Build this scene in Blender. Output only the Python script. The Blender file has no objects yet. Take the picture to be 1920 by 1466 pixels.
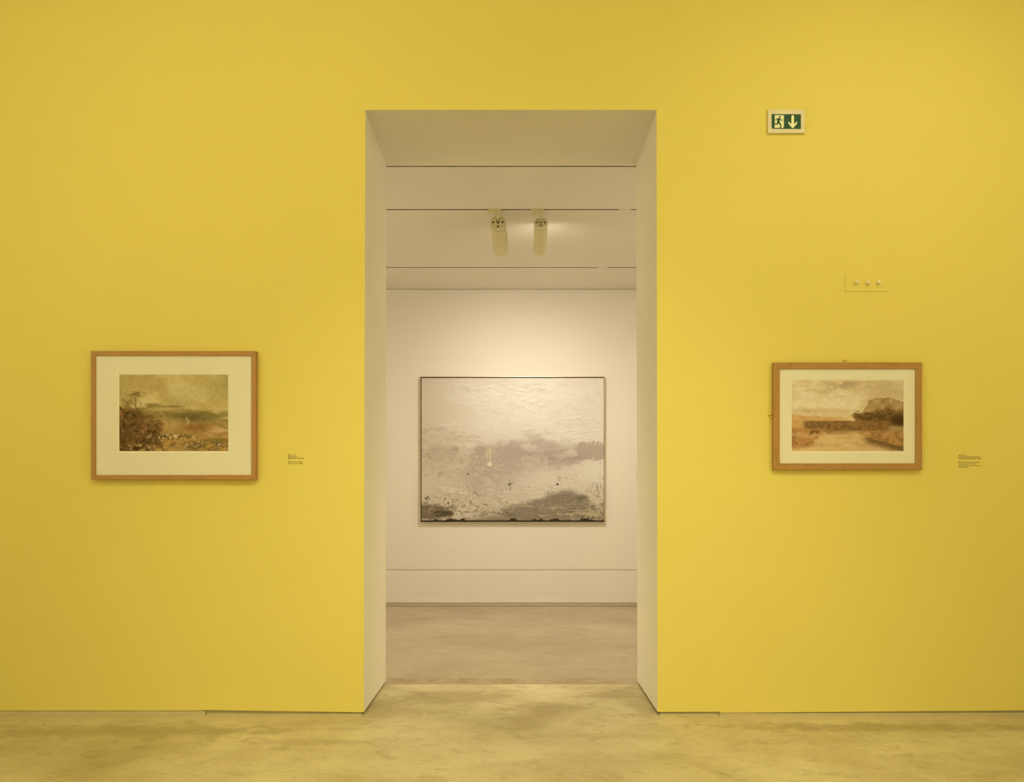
import bpy, bmesh, math, random
import numpy as np
from mathutils import Vector, Matrix

random.seed(7)
SC = bpy.context.scene
COL = SC.collection
# ------------------------------------------------------------------ the camera's measures
D, S = 4.6, 0.0029                 # distance to the yellow wall, metres per photo pixel there
F = D / S                          # focal length in photo pixels
VX, VY = 965.0, 930.0              # vanishing point of the view axis
H = (1341 - VY) * S                # lens height
T = D * (1 / .8565 - 1)            # thickness of the yellow wall
YB = D + T                         # its back face
YF = H * F / (1131 - VY)           # far wall of the second room
ZC = H + 388 * YF / F              # ceiling of the second room
def PX(px, Y): return (px - VX) * Y / F
def PZ(py, Y): return H + (VY - py) * Y / F
def P(px, py, Y): return Vector((PX(px, Y), Y, PZ(py, Y)))

def lin(c):
    c = np.asarray(c, float) / 255.0
    return np.where(c <= .04045, c / 12.92, ((c + .055) / 1.055) ** 2.4)
def L4(r, g, b): 
    v = lin((r, g, b)); return (float(v[0]), float(v[1]), float(v[2]), 1)

# ------------------------------------------------------------------ objects
def tag(o, label=None, cat=None, group=None, kind=None):
    if label: o['label'] = label
    if cat: o['category'] = cat
    if group: o['group'] = group
    if kind: o['kind'] = kind
    return o
def thing(name, label, cat, loc, group=None, rot=None):
    o = bpy.data.objects.new(name, None); COL.objects.link(o)
    o.empty_display_size = .05
    o.location = loc
    if rot is not None: o.rotation_mode = 'QUATERNION'; o.rotation_quaternion = rot
    return tag(o, label, cat, group)
def obj(name, bm, mats, parent=None, smooth=False, label=None):
    me = bpy.data.meshes.new(name)
    bmesh.ops.recalc_face_normals(bm, faces=bm.faces)
    bm.to_mesh(me); bm.free()
    o = bpy.data.objects.new(name, me); COL.objects.link(o)
    for m in (mats if isinstance(mats, (list, tuple)) else [mats]): me.materials.append(m)
    if parent: o.parent = parent
    if smooth:
        for p in me.polygons: p.use_smooth = True
    if label: o['label'] = label
    return o
def struct(name, bm, mats): return tag(obj(name, bm, mats), kind='structure')
def box(bm, x0, x1, y0, y1, z0, z1, mat=0):
    v = [bm.verts.new((x, y, z)) for x in (x0, x1) for y in (y0, y1) for z in (z0, z1)]
    fs = [(0, 1, 3, 2), (4, 6, 7, 5), (0, 4, 5, 1), (2, 3, 7, 6), (0, 2, 6, 4), (1, 5, 7, 3)]
    out = []
    for f in fs:
        q = bm.faces.new([v[i] for i in f]); q.material_index = mat; out.append(q)
    return out
def prism(bm, pts, y0, y1, mat=0):
    """outline in the x-z plane, extruded along y"""
    a = [bm.verts.new((x, y0, z)) for x, z in pts]
    b = [bm.verts.new((x, y1, z)) for x, z in pts]
    n = len(pts)
    fs = [bm.faces.new(a), bm.faces.new(b[::-1])]
    for i in range(n): fs.append(bm.faces.new((a[i], b[i], b[(i + 1) % n], a[(i + 1) % n])))
    for f in fs: f.material_index = mat
    return fs
def bevel(bm, w, seg=2):
    bmesh.ops.recalc_face_normals(bm, faces=bm.faces)
    bmesh.ops.bevel(bm, geom=[e for e in bm.edges if e.calc_face_angle(0) > .5], offset=w, segments=seg, affect='EDGES', profile=.5)
def cyl(bm, p0, p1, r0, r1=None, n=32, mat=0, caps=True):
    r1 = r0 if r1 is None else r1
    p0, p1 = Vector(p0), Vector(p1); d = (p1 - p0).normalized()
    u = d.orthogonal().normalized(); w = d.cross(u)
    A = [bm.verts.new(p0 + (u * math.cos(t) + w * math.sin(t)) * r0) for t in [2 * math.pi * i / n for i in range(n)]]
    B = [bm.verts.new(p1 + (u * math.cos(t) + w * math.sin(t)) * r1) for t in [2 * math.pi * i / n for i in range(n)]]
    for i in range(n):
        f = bm.faces.new((A[i], A[(i + 1) % n], B[(i + 1) % n], B[i])); f.material_index = mat; f.smooth = True
    if caps:
        for ring in (A[::-1], B): f = bm.faces.new(ring); f.material_index = mat
def lathe(bm, prof, n=48, mat=0, close0=True, close1=True):
    """profile (r, y) turned about the y axis"""
    rings = [[bm.verts.new((r * math.cos(2 * math.pi * i / n), y, r * math.sin(2 * math.pi * i / n))) for i in range(n)] for r, y in prof]
    for a, b in zip(rings, rings[1:]):
        for i in range(n):
            f = bm.faces.new((a[i], a[(i + 1) % n], b[(i + 1) % n], b[i])); f.material_index = mat
    if close0: bm.faces.new(rings[0])
    if close1: bm.faces.new(rings[-1][::-1])

# ------------------------------------------------------------------ materials
def newmat(name):
    m = bpy.data.materials.new(name); m.use_nodes = True
    nt = m.node_tree; return m, nt, nt.nodes['Principled BSDF']
def N(nt, t, **kw):
    n = nt.nodes.new(t)
    for k, v in kw.items(): setattr(n, k, v)
    return n
def sset(n, **kw):
    for k, v in kw.items(): n.inputs[k.replace('_', ' ')].default_value = v
def mapping(nt, scale=(1, 1, 1), loc=(0, 0, 0), world=True):
    if world:
        g = N(nt, 'ShaderNodeNewGeometry'); s = g.outputs['Position']
    else:
        g = N(nt, 'ShaderNodeTexCoord'); s = g.outputs['Object']
    mp = N(nt, 'ShaderNodeMapping'); mp.inputs['Scale'].default_value = scale; mp.inputs['Location'].default_value = loc
    nt.links.new(s, mp.inputs['Vector']); return mp
def noise(nt, mp, scale, detail=4, rough=.55, dist=0):
    n = N(nt, 'ShaderNodeTexNoise'); sset(n, Scale=scale, Detail=detail, Roughness=rough, Distortion=dist)
    nt.links.new(mp.outputs[0], n.inputs['Vector']); return n
def ramp(nt, src, stops):
    r = N(nt, 'ShaderNodeValToRGB'); e = r.color_ramp.elements
    while len(e) < len(stops): e.new(.5)
    for el, (p, c) in zip(e, stops): el.position = p; el.color = c if len(c) == 4 else (*c, 1)
    nt.links.new(src, r.inputs[0]); return r
def mix(nt, a, b, f, mode='MIX'):
    m = N(nt, 'ShaderNodeMix', data_type='RGBA', blend_type=mode)
    for sock, v in ((m.inputs[6], a), (m.inputs[7], b), (m.inputs[0], f)):
        if isinstance(v, (tuple, list, float, int)): sock.default_value = v
        else: nt.links.new(v, sock)
    return m.outputs[2]
def bump(nt, bsdf, src, strength, dist=.01):
    b = N(nt, 'ShaderNodeBump'); sset(b, Strength=strength, Distance=dist)
    nt.links.new(src, b.inputs['Height']); nt.links.new(b.outputs[0], bsdf.inputs['Normal'])
def matte(name, col, rough=.7, spec=.3, var=.03, scale=1.5, bmp=.05, metal=0, world=True):
    m, nt, b = newmat(name)
    mp = mapping(nt, world=world); n = noise(nt, mp, scale, 5)
    lo = tuple(c * (1 - var) for c in col[:3]); hi = tuple(min(1, c * (1 + var)) for c in col[:3])
    r = ramp(nt, n.outputs[0], [(.3, lo), (.7, hi)])
    nt.links.new(r.outputs[0], b.inputs['Base Color'])
    sset(b, Roughness=rough, Metallic=metal); b.inputs['Specular IOR Level'].default_value = spec
    if bmp:
        n2 = noise(nt, mp, 160, 3); bump(nt, b, n2.outputs[0], bmp, .002)
    return m

YEL = (.82, .705, .20)
WHT = (.80, .775, .71)
m_yellow = matte('yellow_emulsion', YEL, .75, .2, .012, .9, .04)
m_white = matte('white_emulsion', WHT, .8, .2, .012, .8, .04)
m_reveal = matte('reveal_emulsion', (.87, .84, .77), .8, .2, .012, .8, .04)
m_ceil = matte('ceiling_paint', (.86, .83, .75), .85, .15, .015, 1.2, .03)
m_plinth = matte('plinth_board', (.52, .44, .26), .7, .3, .1, 6, .05)
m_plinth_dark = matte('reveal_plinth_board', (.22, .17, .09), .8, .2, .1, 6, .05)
m_dark = matte('slot_dark', (.16, .12, .07), .8, .2, .05, 6, 0)
m_soft = matte('joint_shade_grey', (.42, .37, .22), .7, .2, .05, 6, 0)
m_hole = matte('hole_dark', (.05, .04, .025), .8, .2, .05, 6, 0)
m_lamp = matte('cream_lamp_paint', (.80, .76, .50), .5, .3, .02, 20, 0)
m_lamp2 = matte('cream_panel_paint', (.77, .72, .46), .5, .3, .02, 20, 0)
m_mat = matte('mount_board', (.84, .80, .70), .85, .15, .012, 8, .05)
m_bevel = matte('mount_bevel', (.90, .87, .76), .8, .2, .01, 8, 0)
m_champ = matte('champagne_metal', (.80, .68, .50), .28, .5, .04, 30, 0, metal=.55)
m_gap = matte('frame_gap_black', (.05, .028, .01), .8, .2, .05, 30, 0)
m_text = matte('dark_vinyl_lettering', (.20, .145, .05), .6, .3, .02, 5, 0)
m_signframe = matte('grey_cream_plastic', (.78, .72, .56), .5, .4, .05, 30, 0)
m_green = matte('sign_green', (.012, .075, .040), .5, .3, .05, 40, 0)
m_signwhite = matte('sign_pale', (.90, .92, .62), .5, .3, .04, 60, 0)
m_knob = matte('pale_knob', (.88, .84, .60), .25, .5, .02, 30, 0)
m_fix = matte('paint_covered_fixing', (.95, .76, .14), .5, .4, .05, 60, .2)
m_fill = matte('pale_filler', (.60, .52, .31), .7, .2, .06, 12, .05)

def wood(name, base, dark, light, axis, sc=1.0, world=False):
    m, nt, b = newmat(name)
    s = (1.2, 14, 14) if axis == 'x' else (14, 14, 1.2)
    mp = mapping(nt, tuple(k * sc for k in s), world=True)
    n = noise(nt, mp, 6, 6, .6, .6)
    r = ramp(nt, n.outputs[0], [(.28, dark), (.45, base), (.62, base), (.8, light)])
    n2 = noise(nt, mp, 30, 3, .5)
    r2 = ramp(nt, n2.outputs[0], [(.35, (.86, .84, .8)), (.6, (1, 1, 1))])
    c = mix(nt, r.outputs[0], r2.outputs[0], 1.0, 'MULTIPLY')
    nt.links.new(c, b.inputs['Base Color'])
    sset(b, Roughness=.55); b.inputs['Specular IOR Level'].default_value = .35
    bump(nt, b, n.outputs[0], .08, .002)
    return m
WA = [wood('beech_' + a, (.50, .27, .10), (.42, .215, .07), (.56, .32, .13), a, .7) for a in 'xz']
WB = [wood('oak_' + a, (.48, .265, .085), (.34, .17, .04), (.55, .33, .13), a, 1.0) for a in 'xz']

def floor_mat():
    m, nt, b = newmat('polished_concrete')
    g = N(nt, 'ShaderNodeNewGeometry'); sep = N(nt, 'ShaderNodeSeparateXYZ'); nt.links.new(g.outputs['Position'], sep.inputs[0])
    Yp = sep.outputs[1]
    mp = mapping(nt, (1, 1.05, 1), (3.1, 1.7, 0))
    mp2 = mapping(nt, (1, 1.25, 1), (7.7, 9.1, 0))
    n1 = noise(nt, mp, 1.3, 9, .62, .3)
    n2 = noise(nt, mp2, 7, 8, .65, .8)
    n3 = noise(nt, mp, 40, 6, .7)
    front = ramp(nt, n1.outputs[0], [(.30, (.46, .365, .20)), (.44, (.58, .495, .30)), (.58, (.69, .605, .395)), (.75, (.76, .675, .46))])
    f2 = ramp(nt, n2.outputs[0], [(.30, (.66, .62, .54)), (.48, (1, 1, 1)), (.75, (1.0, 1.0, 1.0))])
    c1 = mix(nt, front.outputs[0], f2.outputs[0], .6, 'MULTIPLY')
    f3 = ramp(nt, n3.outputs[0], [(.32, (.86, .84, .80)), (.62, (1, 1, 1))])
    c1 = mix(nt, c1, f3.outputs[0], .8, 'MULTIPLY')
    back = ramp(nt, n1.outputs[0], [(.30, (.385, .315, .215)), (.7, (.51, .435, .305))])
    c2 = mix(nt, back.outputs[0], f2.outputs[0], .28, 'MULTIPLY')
    def band(y0, y1, soft):
        """1 between y0 and y1"""
        a = N(nt, 'ShaderNodeMapRange', interpolation_type='SMOOTHSTEP'); sset(a, From_Min=y0 - soft, From_Max=y0 + soft); nt.links.new(Yp, a.inputs[0])
        c = N(nt, 'ShaderNodeMapRange', interpolation_type='SMOOTHSTEP'); sset(c, From_Min=y1 - soft, From_Max=y1 + soft, To_Min=1, To_Max=0); nt.links.new(Yp, c.inputs[0])
        q = N(nt, 'ShaderNodeMath', operation='MULTIPLY'); nt.links.new(a.outputs[0], q.inputs[0]); nt.links.new(c.outputs[0], q.inputs[1])
        return q.outputs[0]
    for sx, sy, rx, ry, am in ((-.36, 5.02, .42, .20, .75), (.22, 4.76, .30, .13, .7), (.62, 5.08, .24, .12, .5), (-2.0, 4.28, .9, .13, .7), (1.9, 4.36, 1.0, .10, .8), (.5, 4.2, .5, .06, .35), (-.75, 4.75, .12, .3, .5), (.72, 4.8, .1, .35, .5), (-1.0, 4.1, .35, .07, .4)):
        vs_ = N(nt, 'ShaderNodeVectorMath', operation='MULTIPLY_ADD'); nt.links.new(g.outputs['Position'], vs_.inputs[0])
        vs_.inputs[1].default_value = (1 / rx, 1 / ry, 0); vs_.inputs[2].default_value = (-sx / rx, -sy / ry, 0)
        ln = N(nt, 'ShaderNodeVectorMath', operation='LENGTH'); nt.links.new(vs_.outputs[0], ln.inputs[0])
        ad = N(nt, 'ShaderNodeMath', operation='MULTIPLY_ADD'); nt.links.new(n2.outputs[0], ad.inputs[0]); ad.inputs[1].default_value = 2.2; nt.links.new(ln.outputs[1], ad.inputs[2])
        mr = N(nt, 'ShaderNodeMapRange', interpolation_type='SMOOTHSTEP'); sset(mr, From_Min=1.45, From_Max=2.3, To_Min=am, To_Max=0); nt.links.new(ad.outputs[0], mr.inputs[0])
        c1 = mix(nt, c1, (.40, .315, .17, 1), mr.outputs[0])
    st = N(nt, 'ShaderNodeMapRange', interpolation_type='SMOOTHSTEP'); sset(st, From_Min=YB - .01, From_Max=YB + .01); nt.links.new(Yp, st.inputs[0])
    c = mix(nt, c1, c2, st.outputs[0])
    def mul(f, amount):
        q = N(nt, 'ShaderNodeMath', operation='MULTIPLY'); nt.links.new(f, q.inputs[0])
        if isinstance(amount, float): q.inputs[1].default_value = amount
        else: nt.links.new(amount, q.inputs[1])
        return q.outputs[0]
    patch = ramp(nt, noise(nt, mp2, 5, 8, .7, 1.0).outputs[0], [(.42, (0, 0, 0)), (.56, (1, 1, 1))])
    c = mix(nt, c, (.34, .25, .14, 1), mul(band(YB + .02, YB + .17, .03), patch.outputs[0]))   # worn strip behind the joint
    c = mix(nt, c, (.22, .15, .08, 1), mul(band(YB - .012, YB + .012, .006), .55))               # expansion joint
    ab = N(nt, 'ShaderNodeMath', operation='ABSOLUTE'); nt.links.new(sep.outputs[0], ab.inputs[0])
    om = N(nt, 'ShaderNodeMapRange', interpolation_type='SMOOTHSTEP'); sset(om, From_Min=.84, From_Max=1.3); nt.links.new(ab.outputs[0], om.inputs[0]); outside = om.outputs[0]
    edge = ramp(nt, noise(nt, mp2, 3, 7, .7, .5).outputs[0], [(.36, (0, 0, 0)), (.52, (1, 1, 1))])
    c = mix(nt, c, (.64, .53, .34, 1), mul(mul(band(D - .095, D + .03, .015), edge.outputs[0]), outside))      # pale cut edge along the wall
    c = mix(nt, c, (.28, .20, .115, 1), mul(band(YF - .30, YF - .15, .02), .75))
    c = mix(nt, c, (.50, .42, .30, 1), mul(band(YF - .13, YF + .05, .01), .8))                   # dull strip by the far wall
    nt.links.new(c, b.inputs['Base Color'])
    rr = ramp(nt, n2.outputs[0], [(.3, (.55, .55, .55)), (.7, (.38, .38, .38))])
    nt.links.new(rr.outputs[0], b.inputs['Roughness']); b.inputs['Specular IOR Level'].default_value = .35
    bump(nt, b, n3.outputs[0], .06, .003)
    return m
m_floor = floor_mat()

# ------------------------------------------------------------------ the room
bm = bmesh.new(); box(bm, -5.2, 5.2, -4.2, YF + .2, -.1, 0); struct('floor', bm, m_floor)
# the yellow wall with its opening, uneven lower edge over a recessed plinth
fr = [(-5.0, PZ(1332.5, D)), (PX(377, D), PZ(1332.2, D)), (PX(381, D), PZ(1331.0, D)), (PX(682, D), PZ(1335.3, D)),
      (PX(685, D), PZ(206, D)), (PX(1231, D), PZ(206, D)), (PX(1233, D), PZ(1334.6, D)), (PX(1348, D), PZ(1334.3, D)), (PX(1352, D), PZ(1336.2, D)),
      (PX(1920, D), PZ(1331.8, D)), (5.0, PZ(1331.8, D)), (5.0, 5.0), (-5.0, 5.0)]
bk = [(x, z) for x, z in fr]
bk[3] = (PX(723, YB), PZ(1276.5, YB)); bk[4] = (PX(724, YB), PZ(310.3, YB)); bk[5] = (PX(1193.3, YB), PZ(310.3, YB)); bk[6] = (PX(1195, YB), PZ(1276.5, YB))
bm = bmesh.new()
A = [bm.verts.new((x, D, z)) for x, z in fr]; B = [bm.verts.new((x, YB, z)) for x, z in bk]
f = bm.faces.new(A); f.material_index = 0
f = bm.faces.new(B[::-1]); f.material_index = 1
for i in range(len(fr)):
    j = (i + 1) % len(fr)
    f = bm.faces.new((A[i], B[i], B[j], A[j])); f.material_index = 1
struct('wall_front', bm, [m_yellow, m_reveal])
bm = bmesh.new(); ins = .013
box(bm, -5, PX(681.5, D) - ins, D + .012, YB - .01, 0, .03, 0)
box(bm, PX(1233, D) + ins, 5, D + .012, YB - .01, 0, .03, 0)
for s, x in ((-1, PX(681.5, D) - ins), (1, PX(1233, D) + ins)):
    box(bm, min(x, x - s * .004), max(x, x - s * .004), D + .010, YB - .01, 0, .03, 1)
struct('baseboard_front', bm, [m_plinth, m_plinth_dark])
# filler strip that closes the gap at the left and right stretches
bm = bmesh.new()
box(bm, -5, PX(385, D), D - .002, D + .012, 0, PZ(1333.2, D)); 
box(bm, PX(1349, D), 5, D - .002, D + .012, 0, PZ(1336.8, D))
struct('trim_1', bm, m_fill)
bm = bmesh.new()
box(bm, PX(388, D), PX(679, D), D - .002, D + .012, 0, PZ(1338.4, D))
box(bm, PX(1237, D), PX(1346, D), D - .002, D + .012, 0, PZ(1338.2, D))
struct('trim_2', bm, m_fill)
bm = bmesh.new(); box(bm, -5.1, -5, -4.1, YB, 0, 5); struct('wall_left', bm, m_white)
bm = bmesh.new(); box(bm, 5, 5.1, -4.1, YB, 0, 5); struct('wall_right', bm, m_white)
bm = bmesh.new(); box(bm, -5, 5, -4.1, -4, 0, 5); struct('wall_back', bm, m_white)
bm = bmesh.new(); box(bm, -5.1, 5.1, -4.1, YB, 5, 5.1); struct('ceiling', bm, m_ceil)
# second room
bm = bmesh.new(); box(bm, -4.1, -4, YB, YF + .1, 0, ZC + .2); struct('wall_left', bm, m_white)
bm = bmesh.new(); box(bm, 4, 4.1, YB, YF + .1, 0, ZC + .2); struct('wall_right', bm, m_white)
bm = bmesh.new()
zg = PZ(1068.2, YF)
box(bm, -4, 4, YF, YF + .1, PZ(1129.6, YF), PZ(1112, YF) - .0005)
box(bm, -4, 4, YF, YF + .1, PZ(1112, YF) + .0005, zg - .0045)
box(bm, -4, 4, YF, YF + .1, zg + .0045, ZC - .006)
box(bm, -4, 4, YF + .012, YF + .11, 0, ZC + .1, 1)
struct('wall_far', bm, [m_white, m_white])
slots = [(3649, 311.2, 313.0), (3649, 392.2, 394.0), (3649, 501.1, 502.4)]
ys = [(3649 / (930 - a), 3649 / (930 - b)) for _, a, b in slots]
bm = bmesh.new(); y = YB
for a, b in ys: box(bm, -4, 4, y, a, ZC, ZC + .06); y = b
box(bm, -4, 4, y, YF, ZC, ZC + .06)
struct('ceiling', bm, m_ceil)

lab = ['recessed ceiling slot nearest the doorway lintel, empty',
       'recessed ceiling track carrying the two cylindrical spotlights',
       'recessed ceiling track farthest back, closest to the far wall']
covers = [[], [(1161, 1183)], [(1120.5, 1138)]]
for (a, b), l, cv in zip(ys, lab, covers):
    t = thing('lighting_track', l, 'lighting track', (0, (a + b) / 2, ZC), 'tracks recessed in the ceiling')
    bm = bmesh.new(); w = (b - a) / 2
    box(bm, -3.98, 3.98, -w - .004, -w, .001, .05); box(bm, -3.98, 3.98, w, w + .004, .001, .05); box(bm, -3.98, 3.98, -w, w, .045, .05)
    # seated in the ceiling build-up, so keep its sides inside the slot
    bm.free(); bm = bmesh.new()
    box(bm, -3.98, 3.98, -w + .0003, -w + .002, .002, .05); box(bm, -3.98, 3.98, w - .002, w - .0003, .002, .05); box(bm, -3.98, 3.98, -w + .002, w - .002, .046, .05)
    obj('track_channel', bm, m_dark, t)
    for x0, x1 in cv:
        bm = bmesh.new(); box(bm, PX(x0, (a + b) / 2), PX(x1, (a + b) / 2), -w + .003, w - .003, -.0005, .02)
        obj('slot_cover', bm, m_ceil, t, label='pale blanking cover clipped into the dark slot')

# ------------------------------------------------------------------ spotlights on the track
YT = sum(ys[1]) / 2
def spotlight(label, blk_px, cap, R, Ln, th, az, sh, seam):
    t = thing('track_spotlight', label, 'spotlight', (PX(blk_px, YT), YT, ZC), 'cylindrical spotlights on the ceiling track')
    k = YT / F                         # metres per pixel there
    bm = bmesh.new()
    box(bm, -19.5 * k, 4.6 * k, -.017, .017, -.030, 0); bevel(bm, .003)
    obj('track_adapter', bm, m_lamp, t)
    bm = bmesh.new(); box(bm, -4.6 * k, 4.6 * k, -.019, .019, -.056, -.002); bevel(bm, .004)
    obj('adapter_block', bm, m_lamp, t)
    c = Vector(cap) - t.location
    bm = bmesh.new(); cyl(bm, (c.x * .5, -.006, -.054), (c.x, c.y - .010, c.z + .24 * R), .0062, n=20); cyl(bm, (c.x, c.y - .010, c.z + .25 * R), (c.x, c.y + .008, c.z + .06 * R), .0058, n=20); cyl(bm, (c.x * .5, -.006, -.064), (c.x * .5, -.006, -.055), .011, n=24)
    obj('stem', bm, m_lamp, t)
    # body along local +y, then tilted down and swung
    M = Matrix.Translation(c) @ Matrix.Rotation(-az, 4, 'Z') @ Matrix.Rotation(-th, 4, 'X')
    def put(bm): bmesh.ops.transform(bm, matrix=M, verts=bm.verts); return bm
    ct = .026
    bm = bmesh.new(); lathe(bm, [(R * .95, 0), (R * .99, .002), (R, .006), (R, ct)], 64)
    # cap plate; slot and screw holes sit on it as small dark wells
    cap_o = obj('end_cap', put(bm), m_lamp, t, smooth=False)
    for sx, sz in ((-1, 0), (1, 0), (0, -1)):
        bm = bmesh.new(); lathe_c = Vector((sx * R * .58, -.0008, sz * R * .58)); cyl(bm, lathe_c, lathe_c + Vector((0, .002, 0)), R * .135, n=20)
        obj('screw_hole', put(bm), m_hole, t, label='dark round screw well in the end cap')
    bm = bmesh.new()
    prism(bm, [(-R * .17, R * .42), (-R * .17, -.06 * R), (-R * .1, -.14 * R), (R * .1, -.14 * R), (R * .17, -.06 * R), (R * .17, R * .42)], -.0009, .002)
    obj('stem_slot', put(bm), m_hole, t, label='dark slot the stem enters')
    bm = bmesh.new(); lathe(bm, [(R * .955, ct), (R * .955, ct + .0035), (R, ct + .0045), (R, Ln - .006), (R * .985, Ln), (R * .86, Ln), (R * .82, Ln - .03)], 64, close0=True, close1=False)
    obj('lamp_body', put(bm), m_lamp, t, smooth=False)
    bm = bmesh.new(); lathe(bm, [(R * .985, ct - .0005), (R * .985, ct + .0042)], 64, close0=False, close1=False)
    obj('cap_seam', put(bm), m_hole if seam else m_soft, t, label='thin dark joint between end cap and barrel')
    # gear cover on the underside, with a thin dark seam
    def shell(r0, r1, a0, a1, y0, y1, n=28):
        bm = bmesh.new(); q = []
        for i in range(n + 1):
            a = a0 + (a1 - a0) * i / n; s_, c_ = math.sin(a), -math.cos(a)
            q.append([bm.verts.new((r * s_, y, r * c_)) for r in (r0, r1) for y in (y0, y1)])
        for a, b in zip(q, q[1:]):
            for i, j in ((0, 1), (1, 3), (3, 2), (2, 0)): bm.faces.new((a[i], a[j], b[j], b[i]))
        for e in (q[0], q[-1]): bm.faces.new((e[0], e[1], e[3], e[2]))
        return bm
    obj('gear_cover', put(shell(R * .98, R * 1.012, -sh, sh, ct + .005, Ln * .68)), m_lamp2, t)
    if seam: obj('cover_seam', put(shell(R * .98, R * 1.016, sh + .005, sh + .045, ct + .002, Ln * .60, 3)), m_hole, t, label='thin dark seam down the right of the gear cover')
    bm = bmesh.new(); cyl(bm, (0, Ln - .012, 0), (0, Ln - .009, 0), R * .83, n=48)
    obj('lens', put(bm), m_lens_dim if seam else m_lens, t, label='glowing warm lens inside the barrel')
    tip = t.location + M @ Vector((0, Ln - .002, 0)); d = (M.to_3x3() @ Vector((0, 1, 0)))
    return t, tip, d
def emis(name, col, s):
    m, nt, b = newmat(name); sset(b, Base_Color=(.1, .1, .1, 1)); b.inputs['Emission Color'].default_value = col; b.inputs['Emission Strength'].default_value = s
    return m
m_lens = emis('lamp_lens', (1, .80, .52, 1), 12)
m_lens_dim = emis('lamp_lens_dim', (1, .80, .52, 1), 2)
_, tipL, dL = spotlight('larger tilted cream cylinder spotlight, left on the ceiling track', 935, P(933.7, 416.8, 6.815), .0655, .40, math.radians(16), math.radians(2.7), 1.02, True)
_, tipR, dR = spotlight('slimmer cream cylinder spotlight with a glow beside it, right on the track', 1015, P(1014.0, 417.0, 6.815), .0555, .31, math.radians(29), math.radians(.3), .95, False)

# ------------------------------------------------------------------ painted surfaces (numpy noise into colour attributes)
rng = np.random.default_rng(11)
def vnoise(u, v, fu, fv, seed):
    g = np.random.default_rng(seed).random((int(fv) + 3, int(fu) + 3))
    x = u * fu; y = v * fv; xi = np.clip(x.astype(int), 0, int(fu) + 1); yi = np.clip(y.astype(int), 0, int(fv) + 1)
    fx = x - xi; fy = y - yi; fx = fx * fx * (3 - 2 * fx); fy = fy * fy * (3 - 2 * fy)
    a = g[yi, xi] * (1 - fx) + g[yi, xi + 1] * fx; b = g[yi + 1, xi] * (1 - fx) + g[yi + 1, xi + 1] * fx
    return a * (1 - fy) + b * fy
def fbm(u, v, fu, fv, seed, octv=5, p=.55):
    s = 0; a = 1; t = 0
    u = np.clip(u, 0, 1); v = np.clip(v, 0, 1)
    for o in range(octv):
        s = s + a * vnoise(u, v, fu * 2 ** o, fv * 2 ** o, seed + o * 17); t += a; a *= p
    return s / t
def sst(a, b, x):
    t = np.clip((x - a) / (b - a), 0, 1); return t * t * (3 - 2 * t)
def blend(c, col, m): return c * (1 - m[..., None]) + np.asarray(col, float) * m[..., None]
def ell(u, v, cx, cy, rx, ry, soft=.3):
    d = np.sqrt(((u - cx) / rx) ** 2 + ((v - cy) / ry) ** 2); return 1 - sst(1 - soft, 1 + soft, d)
def stroke(u, v, pts, w, asp):
    """soft line mask through pts (u, v); w in v units"""
    m = np.zeros_like(u)
    for (a, b), (c, d) in zip(pts, pts[1:]):
        px, py, qx, qy = a * asp, b, c * asp, d; dx, dy = qx - px, qy - py; L = dx * dx + dy * dy + 1e-12
        t = np.clip(((u * asp - px) * dx + (v - py) * dy) / L, 0, 1)
        dist = np.hypot(u * asp - px - t * dx, v - py - t * dy)
        m = np.maximum(m, 1 - sst(w * .5, w * 1.1, dist))
    return m
def painted(name, parent, x0, x1, z0, z1, y, nu, nv, rgb, hgt, mat, thick=.004):
    """a panel in the x-z plane facing -y; rgb (nv, nu, 3) linear albedo, hgt relief in metres"""
    X, Z = np.meshgrid(np.linspace(x0, x1, nu), np.linspace(z1, z0, nv))
    co = np.stack([X, np.full_like(X, y) - hgt, Z], -1).reshape(-1, 3)
    idx = np.arange(nu * nv).reshape(nv, nu)
    q = np.stack([idx[1:, :-1], idx[1:, 1:], idx[:-1, 1:], idx[:-1, :-1]], -1).reshape(-1, 4)
    # rim back to give the panel its thickness
    rim = np.concatenate([idx[0, :], idx[1:, -1], idx[-1, -2::-1], idx[-2:0:-1, 0]])
    n0 = len(co); rc = co[rim].copy(); rc[:, 1] = y + thick
    co = np.concatenate([co, rc]); k = len(rim); r2 = n0 + np.arange(k)
    side = np.stack([rim, np.roll(rim, -1), np.roll(r2, -1), r2], -1)
    q = np.concatenate([q, side])
    me = bpy.data.meshes.new(name)
    me.vertices.add(len(co)); me.vertices.foreach_set('co', co.astype('f').ravel())
    me.loops.add(q.size); me.loops.foreach_set('vertex_index', q.astype('i').ravel())
    me.polygons.add(len(q)); me.polygons.foreach_set('loop_start', (np.arange(len(q)) * 4).astype('i'))
    me.update(calc_edges=True); me.validate()
    at = me.color_attributes.new('paint', 'FLOAT_COLOR', 'POINT')
    c = np.ones((len(co), 4), 'f'); c[:n0, :3] = np.clip(rgb.reshape(-1, 3), .003, .97); c[n0:, :3] = c[rim, :3]
    at.data.foreach_set('color', c.ravel())
    o = bpy.data.objects.new(name, me); COL.objects.link(o); me.materials.append(mat); o.parent = parent
    me.polygons.foreach_set('use_smooth', np.ones(len(q), bool))
    return o
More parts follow.
